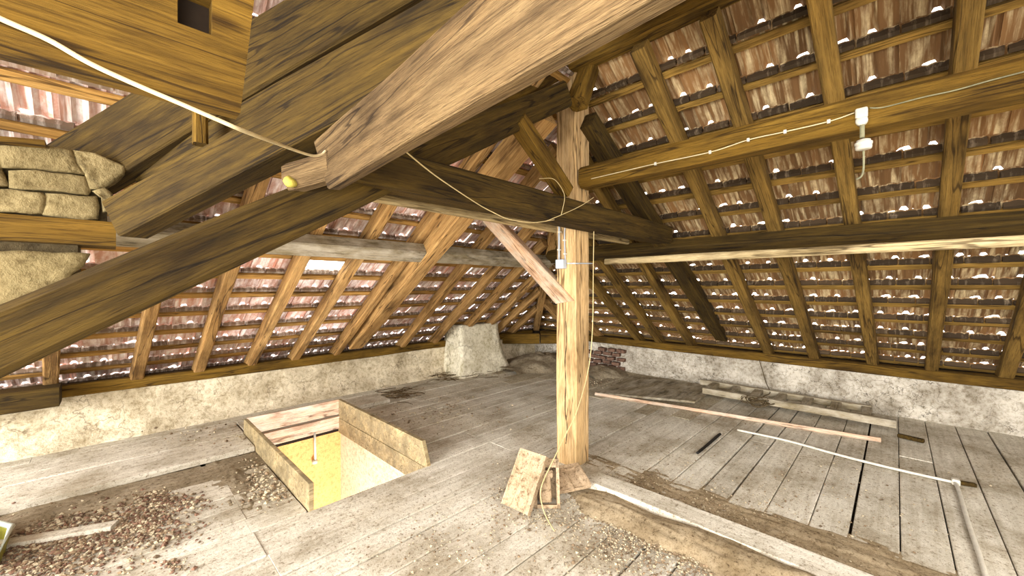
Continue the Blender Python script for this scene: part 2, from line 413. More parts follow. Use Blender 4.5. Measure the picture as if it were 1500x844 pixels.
# wall plates
beam('wall_plate', (UE - .02, -3.2, .48), (UE - .02, 5.75, .48), .16, .13, M['old'], ay=1, az=-1, rough=.005, label='brown wall plate beam on top of the right knee wall', cat='beam')
beam('wall_plate', (-2.6, VE + .02, .49), (4.35, VE + .02, .49), .16, .12, M['old'], ay=-1, az=-1, rough=.005, label='brown wall plate beam on top of the left knee wall', cat='beam')
beam('wall_plate', (5.3, VE + .02, .49), (6.7, VE + .02, .49), .16, .12, M['old'], ay=-1, az=-1, rough=.005, label='short wall plate piece behind the plastered chimney stub', cat='beam')
beam('timber_block', (-2.5, 5.58, .48), (-.34, 5.58, .48), .3, .18, M['dark'], ay=-1, az=-1, label='thick timber block on the left wall at the left edge', cat='beam')
# diagonal tie across the far corner
p = at_d(736, 503, 8.35); q = at_d(790, 503, 8.35); r_ = at_d(872, 503, 8.35)
beam('corner_tie', p, q, .16, .21, M['old'], az=-1, label='left short corner tie block in the far roof corner', cat='beam')
beam('corner_tie', q + (r_ - q) * .02, r_, .16, .21, M['old'], az=-1, label='corner tie timber half hidden behind the post', cat='beam')

# ------------------------------------------------------------------ ROOF
RH = .14                          # rafter depth, perpendicular to the slope
cn = 1 / math.sqrt(1 + K * K); sn = K * cn
class Slope: pass
def slope(kind):
    s = Slope()
    if kind == 'R':
        s.o = Vector((UE, 0, ZE)); s.e = Vector((0, 1, 0)); s.up = Vector((-cn, 0, sn)); s.n = Vector((sn, 0, cn))
    else:
        s.o = Vector((0, VE, ZE)); s.e = Vector((1, 0, 0)); s.up = Vector((0, -cn, sn)); s.n = Vector((0, sn, cn))
    return s
SR, SL = slope('R'), slope('L')
def P(s, a, b_, n=0): return s.o + s.e * a + s.up * b_ + s.n * n
GA = .335; TW = .205; TLn = GA + .022
NRM = 4.98        # slope length eave-ridge
def tile_mesh(seed, nm, big=True):
    rnd = random.Random(seed)
    xs = [-.006, .012, .03, .05, .075, .10, .125, .15, .168, .186, .212]
    zs = [.016, .016, .004, .014, .014, .003, .014, .014, .003, .003, -.003]
    tail = [[0, 0, -.006, .014, .014, -.006, -.004, -.004, -.006, -.005, -.004], [0, 0, -.006, -.004, -.004, -.006, .013, .013, -.006, -.005, -.004],
            [0, -.004, -.006, -.004, -.004, -.006, -.004, -.004, -.006, -.005, -.004], [0, 0, -.006, .008, .012, .012, -.004, -.004, -.006, -.005, -.004]][seed % 4]
    bm = bmesh.new(); L = TLn; T = .013
    rows = []; tail = [q_ * (.6 if q_ > 0 else 1) for q_ in tail]
    for y, dz in ((0, 0), (L - .03, 0), (L, 0)):
        cut = [((.031 if big else .024) if (y == 0 and tq > .003) else 0) for tq in tail]
        lo = [bm.verts.new((x - TW / 2, y + (rnd.uniform(-.003, .003) if y == 0 else 0) + cut[xs.index(x)], z + (tq if y == 0 else 0))) for x, z, tq in zip(xs, zs, tail)]
        hi = [bm.verts.new((x - TW / 2, y + c_, z + T)) for x, z, c_ in zip(xs, zs, cut)]
        rows.append((lo, hi))
    for (l0, h0), (l1, h1) in zip(rows, rows[1:]):
        for k in range(len(xs) - 1):
            bm.faces.new((l0[k], l1[k], l1[k + 1], l0[k + 1])); bm.faces.new((h0[k], h0[k + 1], h1[k + 1], h1[k]))
        for k in (0, -1): bm.faces.new((l0[k], h0[k], h1[k], l1[k]))
    for (l, h) in (rows[0], rows[-1]):
        for k in range(len(xs) - 1): bm.faces.new((l[k], l[k + 1], h[k + 1], h[k]))
    # hanging nib / thick head
    bz = -.040 if big else -.024
    n0 = len(bm.faces); box_bm(bm, (0, L - .016, bz / 2 + .006), (TW - .008, .030, -bz + .012 + rnd.uniform(-.008, .004)))
    bm.faces.ensure_lookup_table()
    for f_ in bm.faces[n0:]: f_.material_index = 1
    bmesh.ops.recalc_face_normals(bm, faces=bm.faces)
    return bm_mesh(bm, nm)
def in_view(p, m=30):
    d = (p - O).dot(FW)
    if d < .3: return False
    x = 750 + F * (p - O).dot(RT) / d; y = 420 - F * (p.z - H) / d
    return -m < x < 1500 + m and -m < y < 844 + m
# skylight rectangle in L-slope coordinates
sk = [on_L(449, 371, .19 / cn), on_L(524, 371, .19 / cn), on_L(444, 398, .19 / cn), on_L(516, 398, .19 / cn)]
SKA = (min(sk[0].x, sk[2].x) , max(sk[1].x, sk[3].x))
def upslope(s, p): return (p - s.o).dot(s.up)
SKB = (upslope(SL, sk[2]), upslope(SL, sk[0]))
print('SKY', SKA, SKB)
DB = {id(SR): 0.0, id(SL): 0.19}
def tiles(s, a0, a1, root, mat, hipsign):
    meshes = [tile_mesh(50 + k, 'roof_tile', s is SR) for k in range(4)]
    for m_ in meshes: m_.materials.append(mat); m_.materials.append(M['head'] if s is SR else M['headL'])
    rnd = random.Random(11 if s is SR else 12); L_ = []
    j0 = -2 if s is SR else -3
    for j in range(j0, 15):
        b0 = .30 + j * GA - .05 + DB[id(s)]
        if b0 + TLn > NRM + .1: break
        a = a0 + rnd.uniform(0, TW)
        hipx = (VE if s is SR else UE) - b0 * cn
        while a < min(a1, hipx + .12):
            if s is SL and SKA[0] - .1 < a < SKA[1] + .08 and SKROW == j: a += TW + .003; continue
            lift = .023 + rnd.uniform(-.003, .004) + (.01 if rnd.random() < .08 else 0)
            pz = P(s, a, b0, RH + .03 + lift)
            ang = -math.atan2(lift - .002, TLn)
            y = (s.up * math.cos(ang) + s.n * math.sin(ang)).normalized()
            tw = rnd.uniform(-.006, .006)
            y = (y + s.e * tw).normalized(); x = y.cross(s.n).normalized() * (1)
            z = x.cross(y)
            mw = Matrix.Translation(pz) @ Matrix((x, y, z)).transposed().to_4x4()
            L_.append((mw, rnd.randrange(4), pz)); a += TW + .003 + rnd.uniform(-.001, .003)
    def key(t): 
        vis = in_view(t[2])
        return (0 if vis else 1, (t[2] - O).length)
    L_.sort(key=key)
    for mw, k, pz in L_[:299]:
        o = bpy.data.objects.new('roof_tile', meshes[k]); COL.objects.link(o); o.parent = root; o.matrix_basis = mw
    bm = bmesh.new()
    for mw, k, pz in L_[299:]:
        n0 = len(bm.verts); bm.from_mesh(meshes[k]); bm.verts.ensure_lookup_table()
        bmesh.ops.transform(bm, matrix=mw, verts=bm.verts[n0:])
    if len(bm.verts):
        me_ = bm_mesh(bm, 'roof_tiles'); me_.materials.append(mat); me_.materials.append(M['head'] if s is SR else M['headL'])
        o = link('roof_tiles_remainder', me_); o.parent = root; o['kind'] = 'stuff'
    print('tiles', len(L_))
SKROW = min(range(-2, 15), key=lambda j: abs((.30 + j * GA - .05 + 0.19 + GA / 2) - (SKB[0] + SKB[1]) / 2))
print('SKROW', SKROW)
rootR = tagit(empty('ceiling', (0, 0, 0)), kind='structure'); rootL = tagit(empty('ceiling', (0, 0, 0)), kind='structure')
tiles(SR, -2.9, 6.2, rootR, M['tileR'], 1)
tiles(SL, -2.4, 7.0, rootL, M['tileL'], 1)
for s, root, a0 in ((SR, rootR, -2.9), (SL, rootL, -2.4)):
    rb = random.Random(5)
    for j in range(-2, 15):
        b0 = .30 + j * GA - .05 + DB[id(s)] + TLn - .055
        if b0 > NRM: break
        a1 = (VE if s is SR else UE) - b0 * cn + .05
        w = rb.uniform(.055, .07)
        if b0 < -.1: b0 = max(b0, -.6)
        beam('batten', P(s, a0, b0 - w / 2, RH + .014), P(s, a1, b0 - w / 2 + rb.uniform(-.01, .01), RH + .014), w, .027, M['battenR' if s is SR else 'batten'], up=s.n, parent=root, bev=.003, rough=.003, seg=14)
# ridge and eave closing boards
beam('ridge_beam', Vector((2.79, 2.05, 3.495)), Vector((2.79, -3.15, 3.495)), .14, .24, M['old'], ay=-1, az=-1, label='ridge beam running to the top right above the tiles', cat='beam')
beam('ridge_beam', Vector((2.80, 2.15, 3.57)), Vector((-2.4, 2.15, 3.57)), .16, .20, M['old'], az=-1, label='ridge beam hidden above the leaning near timbers', cat='beam')
# outside eave walls close the view below the tiles
bm = bmesh.new(); slab(bm, UE + .14, UE + .34, -3.2, 6.2, .2, .60); 
tagit(link('trim_1', bm_mesh(bm, 'trim_1'), M['under']), kind='structure')
bm = bmesh.new(); slab(bm, -2.6, 7.1, VE + .18, VE + .38, .2, .60)
tagit(link('trim_2', bm_mesh(bm, 'trim_2'), M['under']), kind='structure')

# rafters: (top x,y) (bottom x,y) of the left lower edge in the photograph, on the rafter underside
def vp_top(px, py, s):   # continue up the slope from a bottom point
    return None
def raf(s, name, bot, top, w, h, mat, ext_top=None, ext_bot=.35, shift=0, off=0, **tg):
    f = on_R if s is SR else on_L
    b_ = f(bot[0] + shift, bot[1], off); t = f(top[0] + shift, top[1], off)
    a_b = (b_ - s.o).dot(s.e); a_t = (t - s.o).dot(s.e); u_b = upslope(s, b_); u_t = upslope(s, t)
    k = (a_t - a_b) / (u_t - u_b) if abs(u_t - u_b) > .4 else 0
    k = max(-.06, min(.06, k))
    nn = off * cn
    lim = NRM - .1 if ext_top is None else ext_top
    hl = ((VE if s is SR else UE) - a_b) / cn - .05      # hip limit
    lim = min(lim, hl)
    A = P(s, a_b + k * (-ext_bot - u_b), -ext_bot, nn); B = P(s, a_b + k * (lim - u_b), lim, nn)
    return beam(name, A, B, w, h, mat, ay=-1, az=-1, up=s.n, **tg)
GR = 'common rafters of the right roof slope'; GL = 'common rafters of the left roof slope'
Rr = [((926, 495), (868, 426), 'short rafter just right of the post in the far right slope'),
      ((958, 500), (873, 385), 'second rafter right of the post below the right purlin'),
      ((1004, 505), (933, 388), 'third rafter right of the post below the right purlin'),
      ((1117, 517), (917, 67), 'narrow rafter just right of the thick dark principal rafter'),
      ((1185, 526), (1018, 18), 'right slope rafter ending above the coil of wire'),
      ((1270, 535), (1180, 0), 'right slope rafter passing behind the white lamp fitting'),
      ((1355, 543), (1402, 0), 'nearly upright rafter in the right slope, right of the lamp fitting'),
      ((1462, 556), (1496, 442), 'dark rafter at the right edge of the photo')]
for bt, tp, lb in Rr: raf(SR, 'rafter', bt, tp, .11, RH, M['rafterR'], label=lb, cat='rafter', group=GR)
Lr = [((62, 560), (62, 530), 'leftmost rafter stub under the big dark diagonal beam', 2.3, 0),
      ((189, 547), (207, 459), 'second rafter from the left in the left slope', None, 4),
      ((283, 536), (323, 408), 'third rafter from the left in the left slope', None, 4),
      ((363, 527), (437, 373), 'rafter forming the left side of the bright skylight', None, 4),
      ((430, 517), (520, 373), 'rafter forming the right side of the bright skylight', None, 4),
      ((490, 513), (590, 375), 'rafter between skylight and thick principal rafter', None, 4),
      ((600, 490), (683, 386), 'first rafter right of the thick left principal rafter', None, 2),
      ((636, 499), (719, 395), 'rafter running down behind the left side of the chimney stub', None, 2),
      ((687, 476), (758, 393), 'rafter running down behind the top of the chimney stub', None, 2),
      ((713, 480), (777, 412), 'rafter running down to the right side of the chimney stub', None, 2),
      ((730, 484), (775, 442), 'short thin rafter left of the hip rafter', None, 2),
      ((753, 485), (777, 461), 'shortest thin rafter next to the hip rafter', None, 1)]
for bt, tp, lb, et, sh in Lr:
    raf(SL, 'rafter', bt, tp, .105, RH, M['rafter'], ext_top=et, shift=sh, label=lb, cat='rafter', group=GL)
# far-corner jack rafters on the right slope
for a in (4.3, 4.9):
    beam('rafter', P(SR, a, -.3), P(SR, a, (VE - a) / cn - .1), .1, RH, M['rafter'], az=-1, up=SR.n,
         label='%s jack rafter hidden behind the post in the far corner' % ('longer' if a < 4.5 else 'shorter'), cat='rafter', group=GR)
# hip rafter
beam('hip_rafter', (UE - .05, VE - .05, ZE), (3.05, 2.14, ZE + K * 3.75), .13, .18, M['rafter'], az=-1, label='hip rafter rising almost upright left of the post', cat='rafter')
# purlins, square to the slope
a0 = on_R(1000, 350); b0 = on_R(1500, 305); ub = (upslope(SR, a0) + upslope(SR, b0)) / 2
beam('purlin', P(SR, -3.1, ub, 0), P(SR, VE - ub * cn + .05, ub, 0), .18, .13, M['dark'], ay=1, az=1, up=SR.n, label='dark lower purlin carrying the right slope rafters', cat='beam')
a0 = on_L(480, 341); b0 = on_L(777, 373); ul = (upslope(SL, a0) + upslope(SL, b0)) / 2
beam('purlin', P(SL, -2.4, ul, 0), P(SL, UE - ul * cn + .05, ul, 0), .18, .13, M['grey'], ay=-1, az=1, up=SL.n, label='dusty grey-topped purlin carrying the left slope rafters', cat='beam')
# thick principal rafters
b_ = on_L(513, 511, -.03); t_ = on_L(683, 307, -.26); dr = t_ - b_
beam('principal_rafter', b_ - dr * .01, b_ + dr * 1.36, .2, .2, M['rafter'], ay=-1, az=-1, up=SL.n, rough=.006, label='thick split principal rafter in the middle of the left slope', cat='rafter')
FV = 1.9
t = on_v(900, 237, FV); b_ = on_v(1052, 480, FV); dr = (b_ - t)
beam('principal_rafter', t - dr * .13, b_ + dr * .14, .17, .17, M['dark'], ay=-1, az=-1, label='thick dark principal rafter leaning right from the post top', cat='rafter')
# ------------------------------------------------------------------ post and frame
PU, PV, PW = 2.863, 2.02, .22
post = beam('post', (PU + PW / 2, PV + PW / 2, -.02), (PU + PW / 2, PV + PW / 2, 3.62), PW, PW, M['post'], up=(0, 1, 0), rough=.004, bev=.015, label='tan upright timber post in the middle of the attic', cat='post')
# drying crack of the post
bm = bmesh.new()
pts = [(on_u(x, y, PU) + Vector((-.001, 0, 0))) for x, y in ((829, 470), (830, 500), (828, 530), (829, 565), (828, 600), (831, 625), (829, 650))]
tube_bm(bm, smooth_pts(pts), [.002 + .0025 * abs(math.sin(i * .9)) for i in range(len(smooth_pts(pts)))], 5)
put('drying_crack', bm_mesh(bm, 'crack'), M['under'], Matrix.Identity(4), post)
a = on_v(517, 260, 1.84); a.z = 2.12
a = Vector((-.35, 1.84, 2.10)); e = on_v(996, 345, 1.84)
tie = beam('tie_beam', Vector((.70, 1.84, 2.105)), Vector((4.52, 1.84, 2.095)), .18, .20, M['dark'], ay=-1, az=-1, rough=.004, label='dark horizontal tie beam crossing the post', cat='beam')
beam('tie_plank', Vector((.95, 2.26, 2.12)), Vector((4.3, 2.26, 2.10)), .05, .12, M['pale'], ay=-1, az=-1, rough=.003, label='thin pale plank behind the tie beam', cat='beam')
# long diagonal beam from lower left to the post top
lo0 = on_v(0, 558, FV); lo1 = on_v(833, 157, FV); dr = (lo1 - lo0)
beam('diagonal_beam', lo0 - dr * .18, lo1 + dr * .02, .18, .20, M['dark'], ay=-1, az=-1, rough=.006, bev=.02, label='long dark diagonal beam from lower left up to the post top', cat='beam')
# upper log-like strut behind it
a = on_v(600, 214, 2.12); c = on_v(838, 92, 2.12)
beam('upper_strut', a - (c - a) * .6, c, .14, .17, M['old'], ay=-1, az=0, rough=.006, bev=.03, label='brown strut just above the diagonal beam, left of the post top', cat='beam')
beam('spacer_block', on_v(846, 152, 1.93), on_v(868, 88, 1.93), .15, .17, M['old'], up=(0, 1, 0), bev=.03, rough=.01, label='knobbly timber block nailed at the post top', cat='block')
# braces
a = on_u(822, 436, PU + .02); c = on_u(716, 318, PU - .06)
br = beam('brace', a + Vector((0, -.02, 0)), c + (c - a) * .05, .10, .155, M['pinkboard'], ay=0, az=0, up=(0, 0, 1), rough=.003, cut0=-.12, label='pinkish brace from the post up to the left principal rafter', cat='brace')
a = on_v(828, 282, FV + .04); c = on_v(757, 176, FV + .04)
beam('brace', a, c, .13, .12, M['old'], ay=0, az=0, label='short brace above the tie beam, left of the post', cat='brace')
# upper right beam
a = on_u(868, 285, 2.88); z0, z1 = 2.47, 2.65
beam('upper_purlin', (2.88, 2.00, z0), (2.88, -3.1, z0), .18, .19, M['old'], ay=-1, az=-1, rough=.008, bev=.03, label='heavy beam from the post to upper right carrying the lamp', cat='beam')
# pale plank under right purlin
a = on_u(885, 388, 4.1); z0 = a.z
lath = beam('pale_plank', (4.1, 2.48, 1.862), (4.1, -3.1, 1.858), .07, .074, M['pale'], ay=-1, az=-1, label='long pale plank hanging below the right purlin', cat='plank')

# ------------------------------------------------------------------ near beams at the upper left
# A: tie beam end with mortise
A0 = at_d(352, 166, .96); VA = A0.y; zb = A0.z
bmA = bmesh.new()
HA = .34; WA = .05; L0 = -2.2; x_end = A0.x
def mort(px, py): q_ = on_v(px, py, VA); return q_.x, q_.z
mx0, mz0 = mort(260, 33); mx1, mz1 = mort(311, 40)
mzt = mz0 + .085; mzb = min(mz0, mz1) 
xs = [L0, mx0, mx1]; zs_ = [zb, mzb, mzt, zb + HA]
def xe(z): return x_end + (z - zb) * .10
Vv = {}
def vv(x, z, y):
    k = (round(x, 4), round(z, 4), round(y, 4))
    if k not in Vv: Vv[k] = bmA.verts.new((x, y, z))
    return Vv[k]
for i in range(3):
    for j in range(3):
        x0 = xs[i]; zA, zB = zs_[j], zs_[j + 1]
        xa0, xb0 = (xs[i + 1], xs[i + 1]) if i < 2 else (xe(zA), xe(zB))
        if not (i == 1 and j == 1):
            bmA.faces.new((vv(x0, zA, VA), vv(xa0, zA, VA), vv(xb0, zB, VA), vv(x0, zB, VA)))
        else:
            D = VA + .045
            hole = bmA.faces.new((vv(x0, zA, D), vv(xa0, zA, D), vv(xb0, zB, D), vv(x0, zB, D)))
            for (q1, q2) in (((x0, zA), (xa0, zA)), ((xa0, zA), (xb0, zB)), ((xb0, zB), (x0, zB)), ((x0, zB), (x0, zA))):
                bmA.faces.new((vv(*q1, VA), vv(*q2, VA), vv(*q2, D), vv(*q1, D)))
YB = VA + WA
for (q1, q2) in (((L0, zb), (xs[1], zb)), ((xs[1], zb), (xs[2], zb)), ((xs[2], zb), (xe(zb), zb))): bmA.faces.new((vv(*q1, VA), vv(*q2, VA), vv(*q2, YB), vv(*q1, YB)))
zt = zb + HA
for (q1, q2) in (((L0, zt), (xs[1], zt)), ((xs[1], zt), (xs[2], zt)), ((xs[2], zt), (xe(zt), zt))): bmA.faces.new((vv(*q1, VA), vv(*q2, VA), vv(*q2, YB), vv(*q1, YB)))
for j in range(3):
    zA, zB = zs_[j], zs_[j + 1]
    bmA.faces.new((vv(xe(zA), zA, VA), vv(xe(zB), zB, VA), vv(xe(zB), zB, YB), vv(xe(zA), zA, YB)))
    bmA.faces.new((vv(L0, zA, VA), vv(L0, zB, VA), vv(L0, zB, YB), vv(L0, zA, YB)))
bmA.faces.new((vv(L0, zb, YB), vv(xe(zb), zb, YB), vv(xe(zt), zt, YB), vv(L0, zt, YB))) if False else None
f = [vv(L0, z, YB) for z in zs_] + [vv(xe(z), z, YB) for z in reversed(zs_)]
f = [vv(L0, z, YB) for z in zs_] + [vv(xs[1], zt, YB), vv(xs[2], zt, YB)] + [vv(xe(z), z, YB) for z in reversed(zs_)] + [vv(xs[2], zb, YB), vv(xs[1], zb, YB)]
bmA.faces.new(f)
hole.material_index = 1  # mortise bottom painted dark in place of the shade deep inside it
bmesh.ops.recalc_face_normals(bmA, faces=bmA.faces)
meA = bm_mesh(bmA, 'tie_beam_end'); meA.materials.append(M['old']); meA.materials.append(M['under'])
oA = tagit(link('tie_beam', meA), label='wide beam end with square mortise hole at upper left', cat='beam')

# C: main lower-left rafter beam
def C_pts():
    return at_d(173, 345, 2.0), at_d(500, 176, 1.66)
c0, c1 = C_pts(); dr = c1 - c0
dmid = dr.normalized()
Cbeam = beam('inner_rafter', c0 - dmid * .0, c1 + dr * .62, .14, .215, M['dark'], ay=-1, az=-1, rough=.004, bev=.008, cut0=-.06, label='broad brown beam leaning from the masonry up behind the rough plank', cat='beam')
# E: valley rafter under left slope
e0 = at_d(70, 314, 2.12); e1 = at_d(418, 108, 2.02); dr = e1 - e0
beam('valley_rafter', e0 - dr * .02, e1 + dr * .75, .12, .35, M['dark'], ay=-1, az=-1, rough=.006, label='dark diagonal rafter behind the mortised beam end at upper left', cat='beam')
g0 = at_d(200, 268, 2.18); g1 = at_d(430, 140, 1.95)
beam('rafter_board', g0, g1 + (g1 - g0) * 1.1, .04, .16, M['dark'], ay=-1, az=-.4, label='narrow board showing between the two big beams at upper left', cat='board')
beam('stud', at_d(293, 212, 1.95), at_d(293, 140, 1.95), .06, .08, M['old'], up=(0, 1, 0), label='short upright stud behind the mortised beam end', cat='post')
# B: rough plank
b0 = at_d(480, 276, 1.62)
kB = (.84 - 1.62)
b1 = at_d(940, 1, .60)
dr = b1 - b0; dn = dr.normalized()
me = beam_mesh(dr.length * 1.75, .055, .245, -1, -1, .006, .004, 24, cut0=-.17, seed=91, name='rough_plank')
put_o = link('rough_plank', me, M['rough'], None, frame(b0, b1))
tagit(put_o, 'rough sawn pale-edged plank running from centre left overhead', 'plank')
# tenon block at the plank's lower end
bm = bmesh.new()
q0 = at_d(434, 262, 1.72); q1 = at_d(482, 236, 1.66)
beam('tenon_block', at_d(428, 262, 1.75), at_d(492, 244, 1.67), .11, .115, M['rough'], rough=.012, bev=.03, seg=6, label='rounded block end below the rough plank, above the dark diagonal', cat='block')
bm = bmesh.new(); bmesh.ops.create_icosphere(bm, subdivisions=2, radius=.028)
for v_ in bm.verts: v_.co *= 1 + .35 * noise.noise(v_.co * 30)
put('foam_lump', bm_mesh(bm, 'foam', True), M['foam'], Matrix.Translation(at_d(425, 266, 1.69)) @ Matrix.Diagonal((1, 1, .9, 1)))
tagit(bpy.data.objects['foam_lump'], 'small yellow foam lump beside the rounded block end', 'foam')

# ------------------------------------------------------------------ masonry at the left
VM = 2.95
mroot = tagit(empty('masonry_wall', (-1.0, VM + .2, 0)), 'cracked stone masonry block below the tiles at the left edge', 'masonry')
bm = bmesh.new()
uR = on_v(176, 240, VM).x
slab(bm, -2.3, uR - .05, VM + .05, VM + .35, 1.93, 2.27)
slab(bm, -2.3, on_v(126, 380, VM).x - .03, VM + .05, VM + .35, 1.40, 1.93)
slab(bm, -2.3, -.95, VM + .05, VM + .35, -.02, 1.40)
put('core', bm_mesh(bm, 'core'), M['mortar'], Matrix.Identity(4), mroot)
def stone(poly, depth=.08, mat='stone', nm='stone'):
    """irregular stone from its outline on the masonry face"""
    pts = [on_v(x, y, VM) for x, y in poly]; c = sum(pts, Vector()) / len(pts)
    pts = [c + (p_ - c) * 1.035 for p_ in pts]
    fine = []
    for i in range(len(pts)):
        a, b2 = pts[i], pts[(i + 1) % len(pts)]
        n = max(1, int((b2 - a).length / .045))
        for k in range(n):
            q_ = a.lerp(b2, k / n); nz = noise.noise_vector(q_ * 14) * .010; fine.append(Vector((q_.x + nz.x, VM, q_.z + nz.z)))
    bm = bmesh.new(); rings = []
    for sc, y in ((.995, depth), (1.0, .010), (.985, .0), (.85, -.006), (.6, -.008), (.3, -.008)):
        rings.append([bm.verts.new(Vector((c.x + (q.x - c.x) * sc, VM + y + (0 if y > .01 else noise.noise(Vector((q.x * 11 * sc, q.z * 11, sc * 3))) * .014), c.z + (q.z - c.z) * sc))) for q in fine])
    n = len(fine)
    for a, b2 in zip(rings, rings[1:]):
        for k in range(n): bm.faces.new((a[k], a[(k + 1) % n], b2[(k + 1) % n], b2[k]))
    bm.faces.new(rings[-1]); bmesh.ops.recalc_face_normals(bm, faces=bm.faces)
    put(nm, bm_mesh(bm, nm, True), M[mat], Matrix.Identity(4), mroot)
stone([(-90, 200), (-5, 206), (0, 246), (-90, 248)]); stone([(-90, 250), (0, 248), (10, 272), (-90, 276)])
stone([(-2, 206), (60, 213), (108, 221), (112, 240), (125, 256), (52, 247), (0, 245)])
stone([(110, 221), (140, 225), (182, 243), (184, 256), (152, 276), (131, 277), (124, 256), (113, 240)])
stone([(12, 250), (52, 249), (126, 259), (131, 279), (128, 285), (70, 280), (12, 274)])
stone([(-90, 278), (12, 277), (62, 283), (69, 290), (65, 314), (0, 311), (-90, 312)])
stone([(69, 285), (140, 288), (145, 302), (144, 320), (125, 323), (66, 315)])
stone([(134, 280), (154, 275), (166, 284), (168, 306), (150, 310), (147, 290)])
stone([(-100, 369), (0, 368), (60, 370), (130, 373), (120, 390), (78, 424), (40, 440), (0, 452), (-100, 470)], mat='stone', nm='plaster_patch')
stone([(-100, 473), (0, 455), (38, 443), (62, 452), (10, 482), (-100, 500)], mat='stone', nm='plaster_patch')
# top fringe of rough mortar where the tiles land
s0 = on_v(-80, 366, VM - .03); s1 = on_v(170, 361, VM - .03)
s0.z = s1.z
beam('sill_timber', Vector((-2.2, VM - .03, s1.z)), s1, .22, .13, M['old'], ay=-1, az=-1, rough=.005, label='short brown sill timber below the stones at the left edge', cat='beam')
beam('timber_strip', on_v(-60, 200, VM - .02) , on_v(66, 210, VM - .02), .10, .04, M['old'], ay=-1, rough=.006, label='thin timber strip on top of the masonry at the left edge', cat='beam')

# ------------------------------------------------------------------ plastered chimney stub against the left wall
bm = bmesh.new()
rings = []
for t in range(0, 11):
    z = t * .09; k = (1 - t / 10) ** 1.6
    p0 = at_d(648, 0, 7.0); 
    u0 = 4.32 - .10 * k; u1 = 5.22 + .22 * k; v0_ = 5.50 - .14 * k; v1_ = 5.98
    if z > .9: z = .9
    ring = []
    for (a, b2, c, d2, n) in ((u0, v0_, u1, v0_, 12), (u1, v0_, u1, v1_, 6), (u1, v1_, u0, v1_, 2), (u0, v1_, u0, v0_, 6)):
        for i in range(n):
            q = Vector((a + (c - a) * i / n, b2 + (d2 - b2) * i / n, z))
            q += noise.noise_vector(q * 5) * .022; 
            if t == 0: q.z = -.01
            ring.append(bm.verts.new(q))
    rings.append(ring)
for a, c in zip(rings, rings[1:]):
    n = len(a)
    for k in range(n): bm.faces.new((a[k], a[(k + 1) % n], c[(k + 1) % n], c[k]))
bm.faces.new(rings[-1]); bmesh.ops.recalc_face_normals(bm, faces=bm.faces)
tagit(link('chimney_stub', bm_mesh(bm, 'chimney_stub', True), M['chim']), 'plastered chimney stub flaring at its foot against the left wall', 'chimney')

# broken brick patch in the right wall
rk = random.Random(21)
for r in range(5):
    for c in range(4):
        vv_ = 3.72 + c * .2 + (r % 2) * .1; zz = .05 + r * .082
        if c == 3 and r > 3: continue
        bm = bmesh.new(); box_bm(bm, (0, 0, 0), (.11, .17 + rk.uniform(-.03, .01), .062), bev=.008)
        me = bm_mesh(bm, 'brick')
        mw = Matrix.Translation((UE - .04 + rk.uniform(-.03, .035), vv_, zz)) @ Matrix.Rotation(rk.uniform(-.15, .15), 4, 'Z') @ Matrix.Rotation(rk.uniform(-.12, .12), 4, 'X')
        put('brick', me, M['brick'], mw, wallR)

# ------------------------------------------------------------------ hatch
hroot = tagit(empty('floor_hatch', ((HU0 + HU1) / 2, HV0, 0)), 'open rectangular floor hatch with raised board kerb', 'hatch')
def hb(nm, c, s, mat, label=None, rot=None):
    bm = bmesh.new(); box_bm(bm, (0, 0, 0), s, bev=.004)
    o = put(nm, bm_mesh(bm, nm), M[mat], Matrix.Translation(c) @ (rot or Matrix.Identity(4)), hroot)
    if label: o['label'] = label
    return o
# left kerb board (runs v), slightly skewed like in the photo
hb('kerb_board', (HU0 - .02, (HV0 + HV1) / 2, .095), (.035, HV1 - HV0 + .03, .20), 'kerb', 'weathered left kerb board')
hb('kerb_board', ((HU0 + HU1) / 2, HV1 + .015, .11), (HU1 - HU0 + .02, .03, .18), 'kerbpink', 'pinkish back kerb board')
hb('kerb_board', ((HU0 + HU1) / 2, HV1 + .004, -.075), (HU1 - HU0 + .02, .05, .15), 'kerbpink', 'pale board below the back kerb')
# right kerb with a slanted front end
bm = bmesh.new(); y0, y1 = HV0, HV1 + .03; x0, x1 = HU1 - .0, HU1 + .035
P6 = [(y0 - .02, -.005), (y0 + .07, .20), (y1, .20), (y1, -.02), (y0 - .02, -.02)]
A_ = [bm.verts.new((x0, y, z)) for y, z in P6]; B_ = [bm.verts.new((x1, y, z)) for y, z in P6]
bm.faces.new(A_); bm.faces.new(list(reversed(B_)))
for i in range(5): bm.faces.new((A_[i], A_[(i + 1) % 5], B_[(i + 1) % 5], B_[i]))
bmesh.ops.recalc_face_normals(bm, faces=bm.faces)
put('kerb_board', bm_mesh(bm, 'kerb_board'), M['kerb'], Matrix.Identity(4), hroot)['label'] = 'speckled right kerb board with slanted end'
hb('lining_board', (HU1 + .01, (HV0 + HV1) / 2, -.11), (.03, HV1 - HV0, .18), 'kerb', 'dirty lining board below the right kerb')
hb('lining_board', ((HU0 + HU1) / 2, HV0 - .02, -.14), (HU1 - HU0, .03, .2), 'kerb')
hb('lining_board', (HU0 - .015, (HV0 + HV1) / 2, -.11), (.03, HV1 - HV0, .2), 'kerb')
def wallbox(nm, x0, x1, y0, y1, z0, z1, mat):
    bm = bmesh.new(); slab(bm, x0, x1, y0, y1, z0, z1); return tagit(link(nm, bm_mesh(bm, nm), M[mat]), kind='structure')
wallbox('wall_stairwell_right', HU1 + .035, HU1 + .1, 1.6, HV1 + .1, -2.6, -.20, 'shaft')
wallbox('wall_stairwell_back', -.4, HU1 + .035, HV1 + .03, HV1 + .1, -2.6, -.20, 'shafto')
wallbox('wall_stairwell_left', -.5, -.4, 1.6, HV1 + .1, -2.6, -.20, 'shaft')
